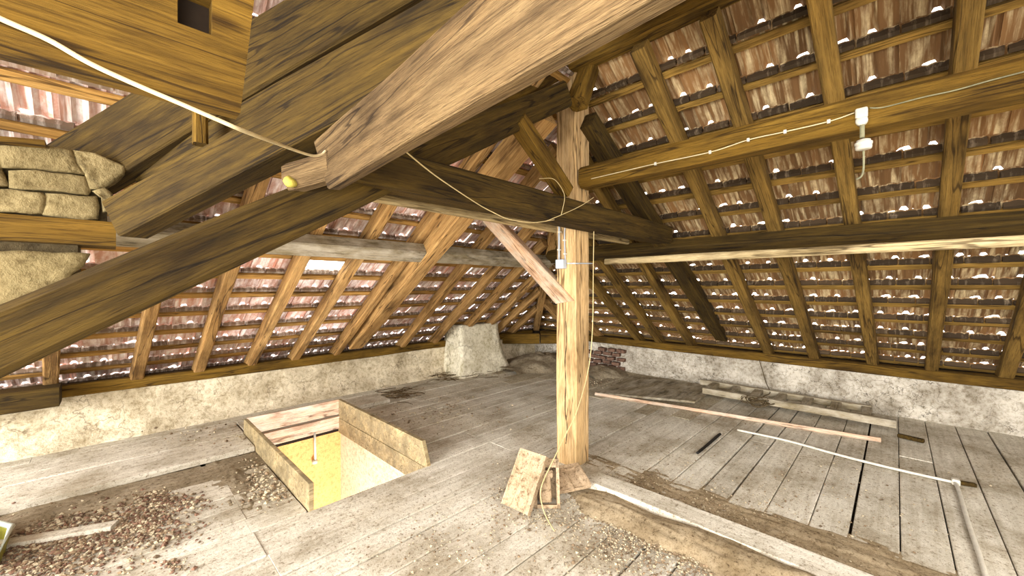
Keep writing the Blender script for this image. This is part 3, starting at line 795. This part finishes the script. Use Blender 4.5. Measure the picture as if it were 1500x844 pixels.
wallbox('wall_stairwell_front', -.4, HU1 + .035, 1.6, 1.66, -2.6, -.20, 'shaft')
wallbox('floor_stairwell', -.4, HU1 + .035, 1.66, HV1 + .1, -2.7, -2.6, 'shaft')
wallbox('ceiling_stairwell', -.4, HU0 - .045, 1.66, HV1 + .03, -.26, -.20, 'shaft')
tube('wall_pipe', [on_v(461, 634, HV1 - .02), on_v(462, 676, HV1 - .02)], .013, M['white'], smooth=False, n=8, label='small pale pipe hanging on the stairwell wall inside the hatch', cat='pipe')
bm = bmesh.new(); q = on_v(461, 677, HV1 - .02); lathe_bm(bm, [(.012, -.02), (.03, -.015), (.03, .02), (.012, .025)], 12, Matrix.Translation(q))
pc = link('pipe_cap', bm_mesh(bm, 'pipe_cap', True), M['white']); pc.parent = bpy.data.objects['wall_pipe']

# ------------------------------------------------------------------ skylight
swr = P(SL, (SKA[0] + SKA[1]) / 2, (.30 + SKROW * GA - .05 + 0.19) + GA / 2, RH + .05)
sroot = tagit(empty('skylight', swr), 'small bright skylight pane between two left slope rafters', 'skylight')
mS = Matrix.Translation(swr) @ Matrix((SL.e, SL.up, SL.n)).transposed().to_4x4()
ws = SKA[1] - SKA[0] + .04; hs = GA
bm = bmesh.new()
for cx, cy, sx, sy in ((-ws / 2, 0, .02, hs), (ws / 2, 0, .02, hs), (0, -hs / 2, ws, .02), (0, hs / 2, ws, .02)): box_bm(bm, (cx, cy, 0), (sx, sy, .035))
put('frame', bm_mesh(bm, 'frame'), M['frame'], mS, sroot)
bm = bmesh.new(); box_bm(bm, (0, 0, .01), (ws - .02, hs - .02, .004)); put('pane', bm_mesh(bm, 'pane'), M['glass'], mS, sroot)

# ------------------------------------------------------------------ electrics
jb = on_u(822, 387, PU - .03)
jroot = tagit(empty('junction_box', jb), 'grey junction box with cables on the post', 'box')
bm = bmesh.new(); box_bm(bm, jb, (.06, .085, .082), bev=.006); put('housing', bm_mesh(bm, 'housing'), M['box'], Matrix.Identity(4), jroot)
X = PU - .012
def pp(pts, r, mat, nm, parent=jroot, n=6):
    bm = bmesh.new(); tube_bm(bm, smooth_pts(pts, 4), r, n); return put(nm, bm_mesh(bm, nm, True), M[mat], Matrix.Identity(4), parent)
pp([on_u(819, 381, X), on_u(819, 345, X), on_u(819, 332, X), on_u(816, 326, X), on_u(808, 322, X)], .009, 'box', 'conduit')
pp([on_u(828, 381, X), on_u(827, 350, X), on_u(828, 333, X), on_u(833, 326, X), on_u(840, 322, X)], .006, 'box', 'conduit')
pp([on_u(831, 386, X), on_u(843, 386, X), on_v(853, 386, PV - .012), on_v(868, 386, PV - .012)], .006, 'box', 'conduit')
bm = bmesh.new()
for x, y in ((819, 366), (820, 340), (828, 372), (827, 352), (834, 386), (842, 386)):
    q = on_u(x, y, X); box_bm(bm, q, (.03, .022, .012))
put('cable_clip', bm_mesh(bm, 'clips'), M['white'], Matrix.Identity(4), jroot)['kind'] = 'stuff'
# lamp fitting on the upper beam
UF = 2.866
lq = on_u(1262, 168, UF); lroot = tagit(empty('lamp_fitting', lq), 'white lamp fitting hanging from the upper right beam', 'lamp')
bm = bmesh.new(); box_bm(bm, on_u(1262, 166, UF - .012), (.035, .052, .055), bev=.008); put('wall_box', bm_mesh(bm, 'wb'), M['white'], Matrix.Identity(4), lroot)
bm = bmesh.new(); q = on_u(1262, 176, UF - .02); lathe_bm(bm, [(.018, -.005), (.026, 0), (.026, .03), (.018, .034)], 14, Matrix.Translation(q) @ Matrix.Rotation(math.pi / 2, 4, 'Y')); put('socket', bm_mesh(bm, 'sk', True), M['white'], Matrix.Identity(4), lroot)
pp([on_u(1263, 180, UF - .01), on_u(1263, 202, UF - .01)], .011, 'greycable', 'stem', lroot, 8)
bm = bmesh.new(); q = on_u(1265, 212, UF - .01); lathe_bm(bm, [(.02, -.028), (.034, -.024), (.036, -.008), (.032, -.004), (.038, .0), (.038, .012), (.03, .016), (.03, .024), (.014, .03)], 16, Matrix.Translation(q)); put('lamp_holder', bm_mesh(bm, 'lh', True), M['white'], Matrix.Identity(4), lroot)
pp([on_u(1265, 221, UF - .01), on_u(1265, 245, UF - .01), on_u(1262, 258, UF - .01), on_u(1254, 263, UF - .01)], .005, 'greycable', 'cord', lroot)
c_ = [(866, 262), (900, 254), (960, 240), (1040, 223), (1096, 205), (1150, 193), (1214, 178), (1252, 165)]
c2 = [(1274, 158), (1295, 157), (1350, 143), (1400, 132), (1450, 118), (1520, 100)]
tube('wall_cable', [on_u(x, y, UF) for x, y in c_], .0035, M['cable'], label='thin pale cable clipped along the upper right beam, left part', cat='cable')
tube('wall_cable', [on_u(x, y, UF) for x, y in c2], .0035, M['greycable'], label='greenish cable clipped on the beam right of the lamp fitting', cat='cable')
for k_, (x, y) in enumerate(((960, 240), (1040, 223), (1096, 205), (1150, 193), (1214, 178))):
    bm = bmesh.new(); box_bm(bm, on_u(x, y, UF - .002), (.014, .016, .022), bev=.002)
    put('cable_clip', bm_mesh(bm, 'cable_clip'), M['white'], Matrix.Identity(4), bpy.data.objects['wall_cable'])
# cream cable at the upper left
cc = [on_v(x, y, VA - .012) for x, y in ((-60, -5), (0, 27), (70, 58), (130, 92), (190, 120), (260, 150), (320, 176))]
cc += [at_d(x, y, d) for x, y, d in ((360, 193, .99), (410, 212, 1.3), (440, 223, 1.48), (458, 228, 1.56), (470, 227, 1.60), (477, 221, 1.62))]
tube('cream_cable', cc, .0050, M['cable'], n=10, label='thick cream cable sagging across the upper left corner', cat='cable')
# strings
tube('string', [at_d(587, 216, 1.45), at_d(640, 259, 1.9), at_d(700, 299, 2.4), at_d(722, 311, 2.55)], .003, M['string'], label='pale string from the rough plank down to the tie beam', cat='string')
tube('string', [on_v(722, 311, 1.835), on_v(745, 321, 1.832), on_v(780, 326, 1.832), on_v(812, 322, 1.832)], .003, M['string'], label='string end running under the tie beam towards the conduit', cat='string')
tube('string', [on_v(870, 289, 1.83), on_v(850, 302, 1.83), on_v(822, 315, 1.83), on_v(800, 324, 1.83)], .003, M['string'], label='short string slanting across the tie beam at the post', cat='string')
tube('wire', [on_v(790, 262, 1.83), on_v(810, 262, 1.83), on_v(822, 275, 1.83), on_v(827, 290, 1.83), on_v(822, 315, 1.83)], .0025, M['string'], label='looped thin wire over the tie beam left of the post', cat='wire')
hs_ = [on_v(870, 330, 1.95), on_v(869, 400, 1.95), on_v(868, 480, 1.93), on_v(862, 540, 1.9), on_v(846, 600, 1.82)]
hs_ += [at_d(827, 640, 3.0), at_d(811, 673, 2.88), at_d(798, 700, 2.80), at_d(792, 718, 2.74), at_d(793, 735, 2.72), at_d(799, 755, 2.68), on_z(812, 778, .02)]
tube('hanging_string', hs_, .004, M['string'], label='string hanging beside the post down to the leaning tiles', cat='string')

# ------------------------------------------------------------------ leaning roof tiles at the post foot
def tray_tile(w, l, t=.018, ribs=(.35, .62)):
    """interlocking roof tile with raised rim and two long ribs; x across, y up, z out"""
    bm = bmesh.new(); N = 23; Mr = 16; g = []
    def hz(x, y):
        h = 0
        if x < .07 or x > .93: h = .022
        elif y > .94 : h = .022
        elif .855 < y < .89: h = .012
        elif x > .80: h = .012 + .006 * math.sin(x * 160)
        elif abs(x - .42) < .09: h = .011
        elif y < .05: h = .010
        if .07 <= x <= .10 or .90 <= x <= .93: h = max(h, .006)
        return h + .0016 * noise.noise(Vector((x * 9, y * 9, 2)))
    for j in range(Mr + 1):
        y = j / Mr; y = {15: .93}.get(j, y); y = .865 if j == 14 else y; 
        g.append([bm.verts.new(((i / N - .5) * w, y * l, hz(i / N, y))) for i in range(N + 1)])
    for j in range(Mr):
        for i in range(N): bm.faces.new((g[j][i], g[j][i + 1], g[j + 1][i + 1], g[j + 1][i]))
    bk = [bm.verts.new((sx * w / 2, y, -t)) for sx, y in ((-1, 0), (1, 0), (1, l), (-1, l))]
    bm.faces.new(list(reversed(bk)))
    bm.faces.new([bk[0], bk[1]] + list(reversed(g[0]))); bm.faces.new([bk[2], bk[3]] + g[-1])
    bm.faces.new([bk[1], bk[2]] + [g[j][-1] for j in range(Mr, -1, -1)]); bm.faces.new([bk[3], bk[0]] + [g[j][0] for j in range(Mr + 1)])
    bmesh.ops.recalc_face_normals(bm, faces=bm.faces); return bm_mesh(bm, 'tile')
def plane_mat(bl, br_, tl):
    x = (br_ - bl).normalized(); y = (tl - bl); y = (y - x * y.dot(x)).normalized(); z = x.cross(y)
    return Matrix.Translation((bl + br_) / 2) @ Matrix((x, y, z)).transposed().to_4x4(), (br_ - bl).length, (tl - bl).dot(y)
bl = on_z(736, 738, .02); br_ = on_z(775, 756, .02); tl = at_d(775, 661, (bl - O).dot(FW) + .13)
mw, w_, l_ = plane_mat(bl, br_, tl)
print('tile size', w_, l_)
t1 = put('leaning_tile', tray_tile(w_, l_), M['tilefloor'], mw)
tagit(t1, 'dusty clay tile with raised rim leaning at the post foot', 'roof tile')
# hollow block behind it
d0 = (at_d(800, 755, 1) - O).dot(FW)
bl = on_z(789, 755, .0); br_ = on_z(823, 758, .0); bl = at_d(786, 753, 2.83); bl.z = 0
bl = on_z(783, 752, 0) + FW * .06; br_ = on_z(824, 760, 0) + FW * .12; tl = at_d(806, 672, (bl - O).dot(FW) + .12)
mw, w_, l_ = plane_mat(bl, br_, tl)
print('blk', w_, l_)
bm = bmesh.new(); D = .15
# U-shaped shell: two side walls, top slab with a hole, back
box_bm(bm, (-w_ / 2 + .012, l_ / 2, -D / 2), (.024, l_, D)); box_bm(bm, (w_ / 2 - .012, l_ / 2, -D / 2), (.022, l_, D))
box_bm(bm, (0, l_ - .03, -D / 2), (w_, .06, D)); box_bm(bm, (0, l_ / 2, -D + .01), (w_, l_, .02)); box_bm(bm, (0, .012, -D / 2), (w_, .024, D))
blk = put('hollow_block', bm_mesh(bm, 'hollow_block'), M['tilefloor'], mw)
tagit(blk, 'open hollow clay block with dark holes behind the leaning tile', 'clay block')
bm = bmesh.new()
box_bm(bm, (-.012, l_ * .36, -.05), (w_ * .50, l_ * .52, .07), Matrix.Rotation(.05, 4, 'Z'), bev=.014); box_bm(bm, (-.01, l_ * .68, -.04), (w_ * .62, .055, .06), bev=.010)
put('inner_piece', bm_mesh(bm, 'inner_piece'), M['tilefloor'], mw, blk)['label'] = 'broken inner clay piece'
# second tile lying over the floor beam behind the block
bl = at_d(822, 700, 2.95); br_ = at_d(868, 694, 3.0); tl = at_d(812, 672, 3.2)
mw, w_, l_ = plane_mat(on_z(818, 722, .06), on_z(866, 712, .07), on_z(806, 680, .15))
t2 = put('flat_tile', tray_tile(w_, l_ * .8), M['tilefloor'], mw)
tagit(t2, 'dusty flat tile lying behind the hollow block on the floor beam', 'roof tile')

# ------------------------------------------------------------------ ladder, pole and bits on the right floor
LU0, LU1 = 6.0, 6.50
lad = tagit(empty('ladder', (LU0, 0, 0)), 'grey wooden ladder lying flat along the right wall', 'ladder')
beam('rail', (LU0, 2.0, .10), (LU0, .0, .10), .07, .08, M['grey'], parent=lad, rough=.002, bev=.005)
beam('rail', (LU1, 2.2, .10), (LU1, .22, .10), .07, .08, M['grey'], parent=lad, rough=.002, bev=.005)
for k in range(7):
    vv_ = .24 + k * .285
    beam('rung', (LU0 + .03, vv_, .11), (LU1 - .02, vv_ + .02, .11), .10, .05, M['grey'], parent=lad, rough=.001, bev=.003, seg=3)
q0 = on_z(872, 577, .03); q1 = on_z(1290, 645, .03)
beam('pole', q0, q1, .05, .045, M['kerbpink'], bev=.018, rough=.004, label='long reddish pole lying in front of the ladder', cat='pole')
# dusty sheet board
bm = bmesh.new(); c4 = [on_z(874, 575, .045), on_z(1018, 588, .045), on_z(1050, 566, .045), on_z(925, 551, .045)]
top = [bm.verts.new(p_) for p_ in c4]; bot = [bm.verts.new(p_ - Vector((0, 0, .03))) for p_ in c4]
bm.faces.new(top); bm.faces.new(list(reversed(bot)))
for i in range(4): bm.faces.new((top[i], top[(i + 1) % 4], bot[(i + 1) % 4], bot[i]))
bmesh.ops.recalc_face_normals(bm, faces=bm.faces)
tagit(link('sheet_board', bm_mesh(bm, 'sheet_board'), M['grey']), 'flat grey dusty board on the floor right of the post', 'board')
# wire coil
rc = random.Random(4); bm = bmesh.new(); c0_ = on_z(1108, 590, .10)
for k in range(9):
    R_ = rc.uniform(.08, .17); cx = rc.uniform(-.05, .05); cy = rc.uniform(-.10, .05); tl_ = rc.uniform(-.25, .25); ph = rc.uniform(0, 6)
    pts = [c0_ + Vector((cx + R_ * .8 * math.cos(ph + a / 16 * 6.0), cy + R_ * math.sin(ph + a / 16 * 6.0) , .03 * math.sin(a * .7 + k) + .01 * k * .5)) for a in range(17)]
    tube_bm(bm, pts, .0045, 5)
coil = tagit(link('wire_coil', bm_mesh(bm, 'wire_coil', True), M['wire']), 'tangled coil of brown wire lying on the ladder', 'wire')
pts = [on_u(1112, 527, UE - .07), on_u(1116, 540, UE - .07), on_u(1122, 560, UE - .1), on_z(1128, 575, .12), on_z(1120, 580, .1), on_z(1108, 588, .1)]
bm = bmesh.new(); tube_bm(bm, smooth_pts(pts), .006, 5); put('loose_end', bm_mesh(bm, 'loose_end', True), M['wire'], Matrix.Identity(4), coil)
cp = [(1080, 630), (1150, 645), (1230, 667), (1310, 687), (1394, 706)]
tube('white_conduit', [on_z(x, y, .018) for x, y in cp], .012, M['white'], n=8, label='long white pipe lying on the right floor', cat='pipe')
cp = [(1397, 704), (1404, 718), (1418, 765), (1435, 815), (1448, 860)]
tube('grey_conduit', [on_z(x, y, .018) for x, y in cp], .013, M['white'], n=8, label='pale pipe continuing from the white one to the lower right', cat='pipe')
bm = bmesh.new(); q = on_z(1400, 706, .02); box_bm(bm, q, (.06, .05, .05), bev=.01)
tagit(link('pipe_joint', bm_mesh(bm, 'pipe_joint'), M['white']), 'white joint piece where the two floor pipes meet', 'pipe joint')
bm = bmesh.new(); box_bm(bm, on_z(1417, 709, .02), (.035, .10, .03), Matrix.Rotation(.3, 4, 'Z'), bev=.006)  # dark box added in place of a small shadow by the joint
tagit(link('shadow_piece', bm_mesh(bm, 'shadow_piece'), M['dark']), 'small dark piece standing in for the shadow beside the pipe joint', 'shadow')
beam('dark_stick', on_z(1055, 636, .012), on_z(1022, 664, .012), .035, .022, M['blk'], rough=.006, label='short black stick in a floor joint right of the post', cat='stick')
bm = bmesh.new(); box_bm(bm, on_z(1334, 642, .03), (.05, .2, .04), Matrix.Rotation(-.2, 4, 'Z'), bev=.01)
tagit(link('dark_offcut', bm_mesh(bm, 'dark_offcut'), M['dark']), 'dark offcut at the right end of the ladder', 'wood scrap')
beam('loose_board', on_z(-30, 803, .02), on_z(168, 770, .02), .09, .03, M['floor'], bev=.004, rough=.003, label='narrow pale board in the debris at lower left', cat='board')
# tray at the left border
tray = tagit(empty('plastic_tray', on_z(-20, 800, 0)), 'yellow tray with pale rim cut by the left edge', 'tray')
p_a = on_z(12, 772, .10); 
bm = bmesh.new(); c = on_z(17, 771, .12); d_ = on_z(0, 806, .12); e_ = on_z(-60, 790, .12); f_ = c + (e_ - d_)
tube_bm(bm, [c, d_, e_, f_, c], .016, 8); put('rim', bm_mesh(bm, 'rim', True), M['cratewht'], Matrix.Identity(4), tray)
bm = bmesh.new(); ctr = (c + e_) / 2
tp = [bm.verts.new(x) for x in (c, d_, e_, f_)]; bt = [bm.verts.new(ctr + (x - ctr) * .85 - Vector((0, 0, .115))) for x in (c, d_, e_, f_)]
for i in range(4): bm.faces.new((tp[i], tp[(i + 1) % 4], bt[(i + 1) % 4], bt[i]))
bm.faces.new(bt); put('basin', bm_mesh(bm, 'basin'), M['crateyel'], Matrix.Identity(4), tray)

# ------------------------------------------------------------------ debris
def debris(name, spots, mats, label, cat, smin=.008, smax=.03, flat=.4, seed=1):
    rnd = random.Random(seed); bm = bmesh.new()
    for (px, py, sx, sy, n) in spots:
        for _ in range(n):
            x = rnd.gauss(px, sx); y = rnd.gauss(py, sy)
            if y < 500 or y > 900: continue
            c = on_z(x, y, .004)
            if HU0 - .06 < c.x < HU1 + .05 and HV0 - .02 < c.y < HV1 + .05: continue
            if c.y > VE - .1 or c.x > UE - .05: continue
            s = rnd.uniform(smin, smax) * (.5 + rnd.random()); k = rnd.randrange(len(mats))
            c.z += s * flat * .3 + (.05 if (c.y > 4.46 and c.x < 1) else 0) + rnd.random() * smin
            R_ = Matrix.Rotation(rnd.uniform(0, 6.3), 3, 'Z') @ Matrix.Rotation(rnd.uniform(-.6, .6), 3, 'X')
            vs = []
            for a in range(5):
                r_ = rnd.uniform(.5, 1) * s; vs.append(bm.verts.new(c + R_ @ Vector((r_ * math.cos(a * 1.257), r_ * math.sin(a * 1.257), rnd.uniform(-.2, .2) * s))))
            tpv = bm.verts.new(c + R_ @ Vector((0, 0, s * flat))); btv = bm.verts.new(c - R_ @ Vector((0, 0, s * flat)))
            for a in range(5):
                for f_ in (bm.faces.new((vs[a], vs[(a + 1) % 5], tpv)), bm.faces.new((vs[(a + 1) % 5], vs[a], btv))): f_.material_index = k
    me = bm_mesh(bm, name)
    for m_ in mats: me.materials.append(M[m_])
    tagit(link(name, me), label, cat, kind='stuff')
debris('rubble', [(60, 800, 60, 20, 1500), (170, 775, 55, 16, 1700), (240, 735, 30, 9, 600), (215, 760, 25, 14, 300), (60, 835, 60, 12, 500), (255, 830, 14, 6, 60)],
       ['debris', 'debrisred', 'debrispale'], 'crumbled rubble and leaf litter at lower left', 'rubble', .005, .018, .5, 2)
debris('rubble', [(800, 760, 45, 9, 350), (740, 725, 18, 22, 260), (690, 790, 50, 20, 160), (860, 740, 35, 25, 420), (940, 790, 60, 30, 1600), (1080, 835, 70, 14, 1000), (1000, 790, 70, 14, 1300), (935, 705, 35, 8, 260), (640, 800, 50, 25, 90)],
       ['debris', 'debrispale'], 'scattered crumbs around the post foot and floor beam', 'rubble', .004, .011, .5, 3)
debris('rubble', [(380, 700, 14, 22, 260), (300, 640, 90, 12, 120), (410, 720, 12, 10, 140), (640, 600, 60, 14, 260), (740, 530, 45, 8, 260), (880, 560, 18, 5, 160), (700, 545, 40, 5, 120)],
       ['debris', 'debrispale'], 'small crumbs around the hatch and far corner', 'rubble', .006, .02, .5, 4)
debris('rubble', [(1200, 720, 130, 45, 500), (1000, 660, 80, 30, 250), (1040, 745, 70, 12, 400)], ['debris', 'debrispale'], 'thin scatter of crumbs on the right floor', 'rubble', .003, .010, .5, 5)
# twigs near the hatch and below the chimney stub
rt = random.Random(8)
for (cx, cy, sx, sy, n, lb) in ((575, 581, 18, 4, 46, 'heap of dry twigs behind the hatch'), (665, 554, 30, 4, 40, 'dry twigs at the foot of the chimney stub'), (745, 538, 30, 5, 30, 'dry sticks on the far dirt floor left of the post')):
    bm = bmesh.new()
    for _ in range(n):
        c = on_z(rt.gauss(cx, sx), rt.gauss(cy, sy), .02); a = rt.uniform(-.6, .6) - .6; L = rt.uniform(.08, .3)
        dv = Vector((math.cos(a), math.sin(a), rt.uniform(-.05, .15))) * L
        c.z += rt.uniform(0, .05); pm = c + dv * .5 + Vector((rt.uniform(-.02, .02), rt.uniform(-.02, .02), rt.uniform(0, .02)))
        tube_bm(bm, [c, pm, c + dv], rt.uniform(.002, .006), 4)
    tagit(link('twigs', bm_mesh(bm, 'twigs'), M['twig']), lb, 'twigs', kind='stuff')
# low dirt mounds
def mound(nm, cu, cv, ru, rv, h, label, seed, rot=0, mat='dirt'):
    bm = bmesh.new(); n = 46; g = []
    for i in range(n + 1):
        row = []
        for j in range(n + 1):
            x = (i / n * 2 - 1); y = (j / n * 2 - 1); r = math.hypot(x, y)
            wv = Vector((cu + x * ru * math.cos(rot) - y * rv * math.sin(rot), cv + x * ru * math.sin(rot) + y * rv * math.cos(rot), seed))
            e = max(0, 1 - r * (1 + .35 * noise.noise(wv * 3))) ; hh = h * e ** .8 * (1 + .25 * noise.noise(wv * 7)) + .012 * noise.noise(wv * 22) * min(1, e * 5) - .008
            row.append(bm.verts.new((wv.x, wv.y, hh)))
        g.append(row)
    for i in range(n):
        for j in range(n): bm.faces.new((g[i][j], g[i + 1][j], g[i + 1][j + 1], g[i][j + 1]))
    tagit(link(nm, bm_mesh(bm, nm, True), M[mat]), label, 'dirt', kind='stuff')
mound('dirt_heap', 2.54, .15, .24, 2.2, .10, 'brown dirt banked against the near side of the floor beam', 3)
mound('dirt_heap', 3.10, .2, .25, 2.3, .022, 'strip of dirt behind the floor beam on the right', 5)
mound('dirt_heap', 6.15, 5.2, 1.0, .8, .28, 'grey earth heap in the far corner left of the post', 8, mat='earth')
mound('dirt_heap', -.5, 4.25, 1.6, .30, .03, 'dark debris in the recess before the raised boards at lower left', 9, mat='earth')
mound('dirt_heap', 6.35, 3.9, .5, .5, .16, 'fallen plaster heap below the broken bricks', 10, mat='earth')
mound('dirt_heap', .72, 3.9, .16, .9, .014, 'dirt gathered along the left side of the hatch', 12, mat='earth')
# inner slopes overhead (outside the picture), plain boards
bm = bmesh.new()
def quad(bm, pts, n):
    a = [bm.verts.new(p_) for p_ in pts]; c = [bm.verts.new(Vector(p_) + Vector(n)) for p_ in pts]
    bm.faces.new(a); bm.faces.new(list(reversed(c)))
    for i in range(4): bm.faces.new((a[i], a[(i + 1) % 4], c[(i + 1) % 4], c[i]))
ZR = 3.78; kk = .6
def zP(v): return ZR - kk * (2.1 - v)
def zQ(u): return ZR - kk * (2.97 - u)
quad(bm, [(-2.4, 2.1, ZR), (2.97, 2.1, ZR), (-1.4, -2.27, zP(-2.27)), (-2.4, -2.27, zP(-2.27))], (0, 0, .05))
quad(bm, [(2.97, 2.1, ZR), (2.97, -3.2, ZR), (-1.4, -3.2, zQ(-1.4)), (-1.4, -2.27, zQ(-1.4))], (0, 0, .05))
bmesh.ops.recalc_face_normals(bm, faces=bm.faces)
tagit(link('ceiling', bm_mesh(bm, 'ceiling_inner'), M['rafter']), kind='structure')
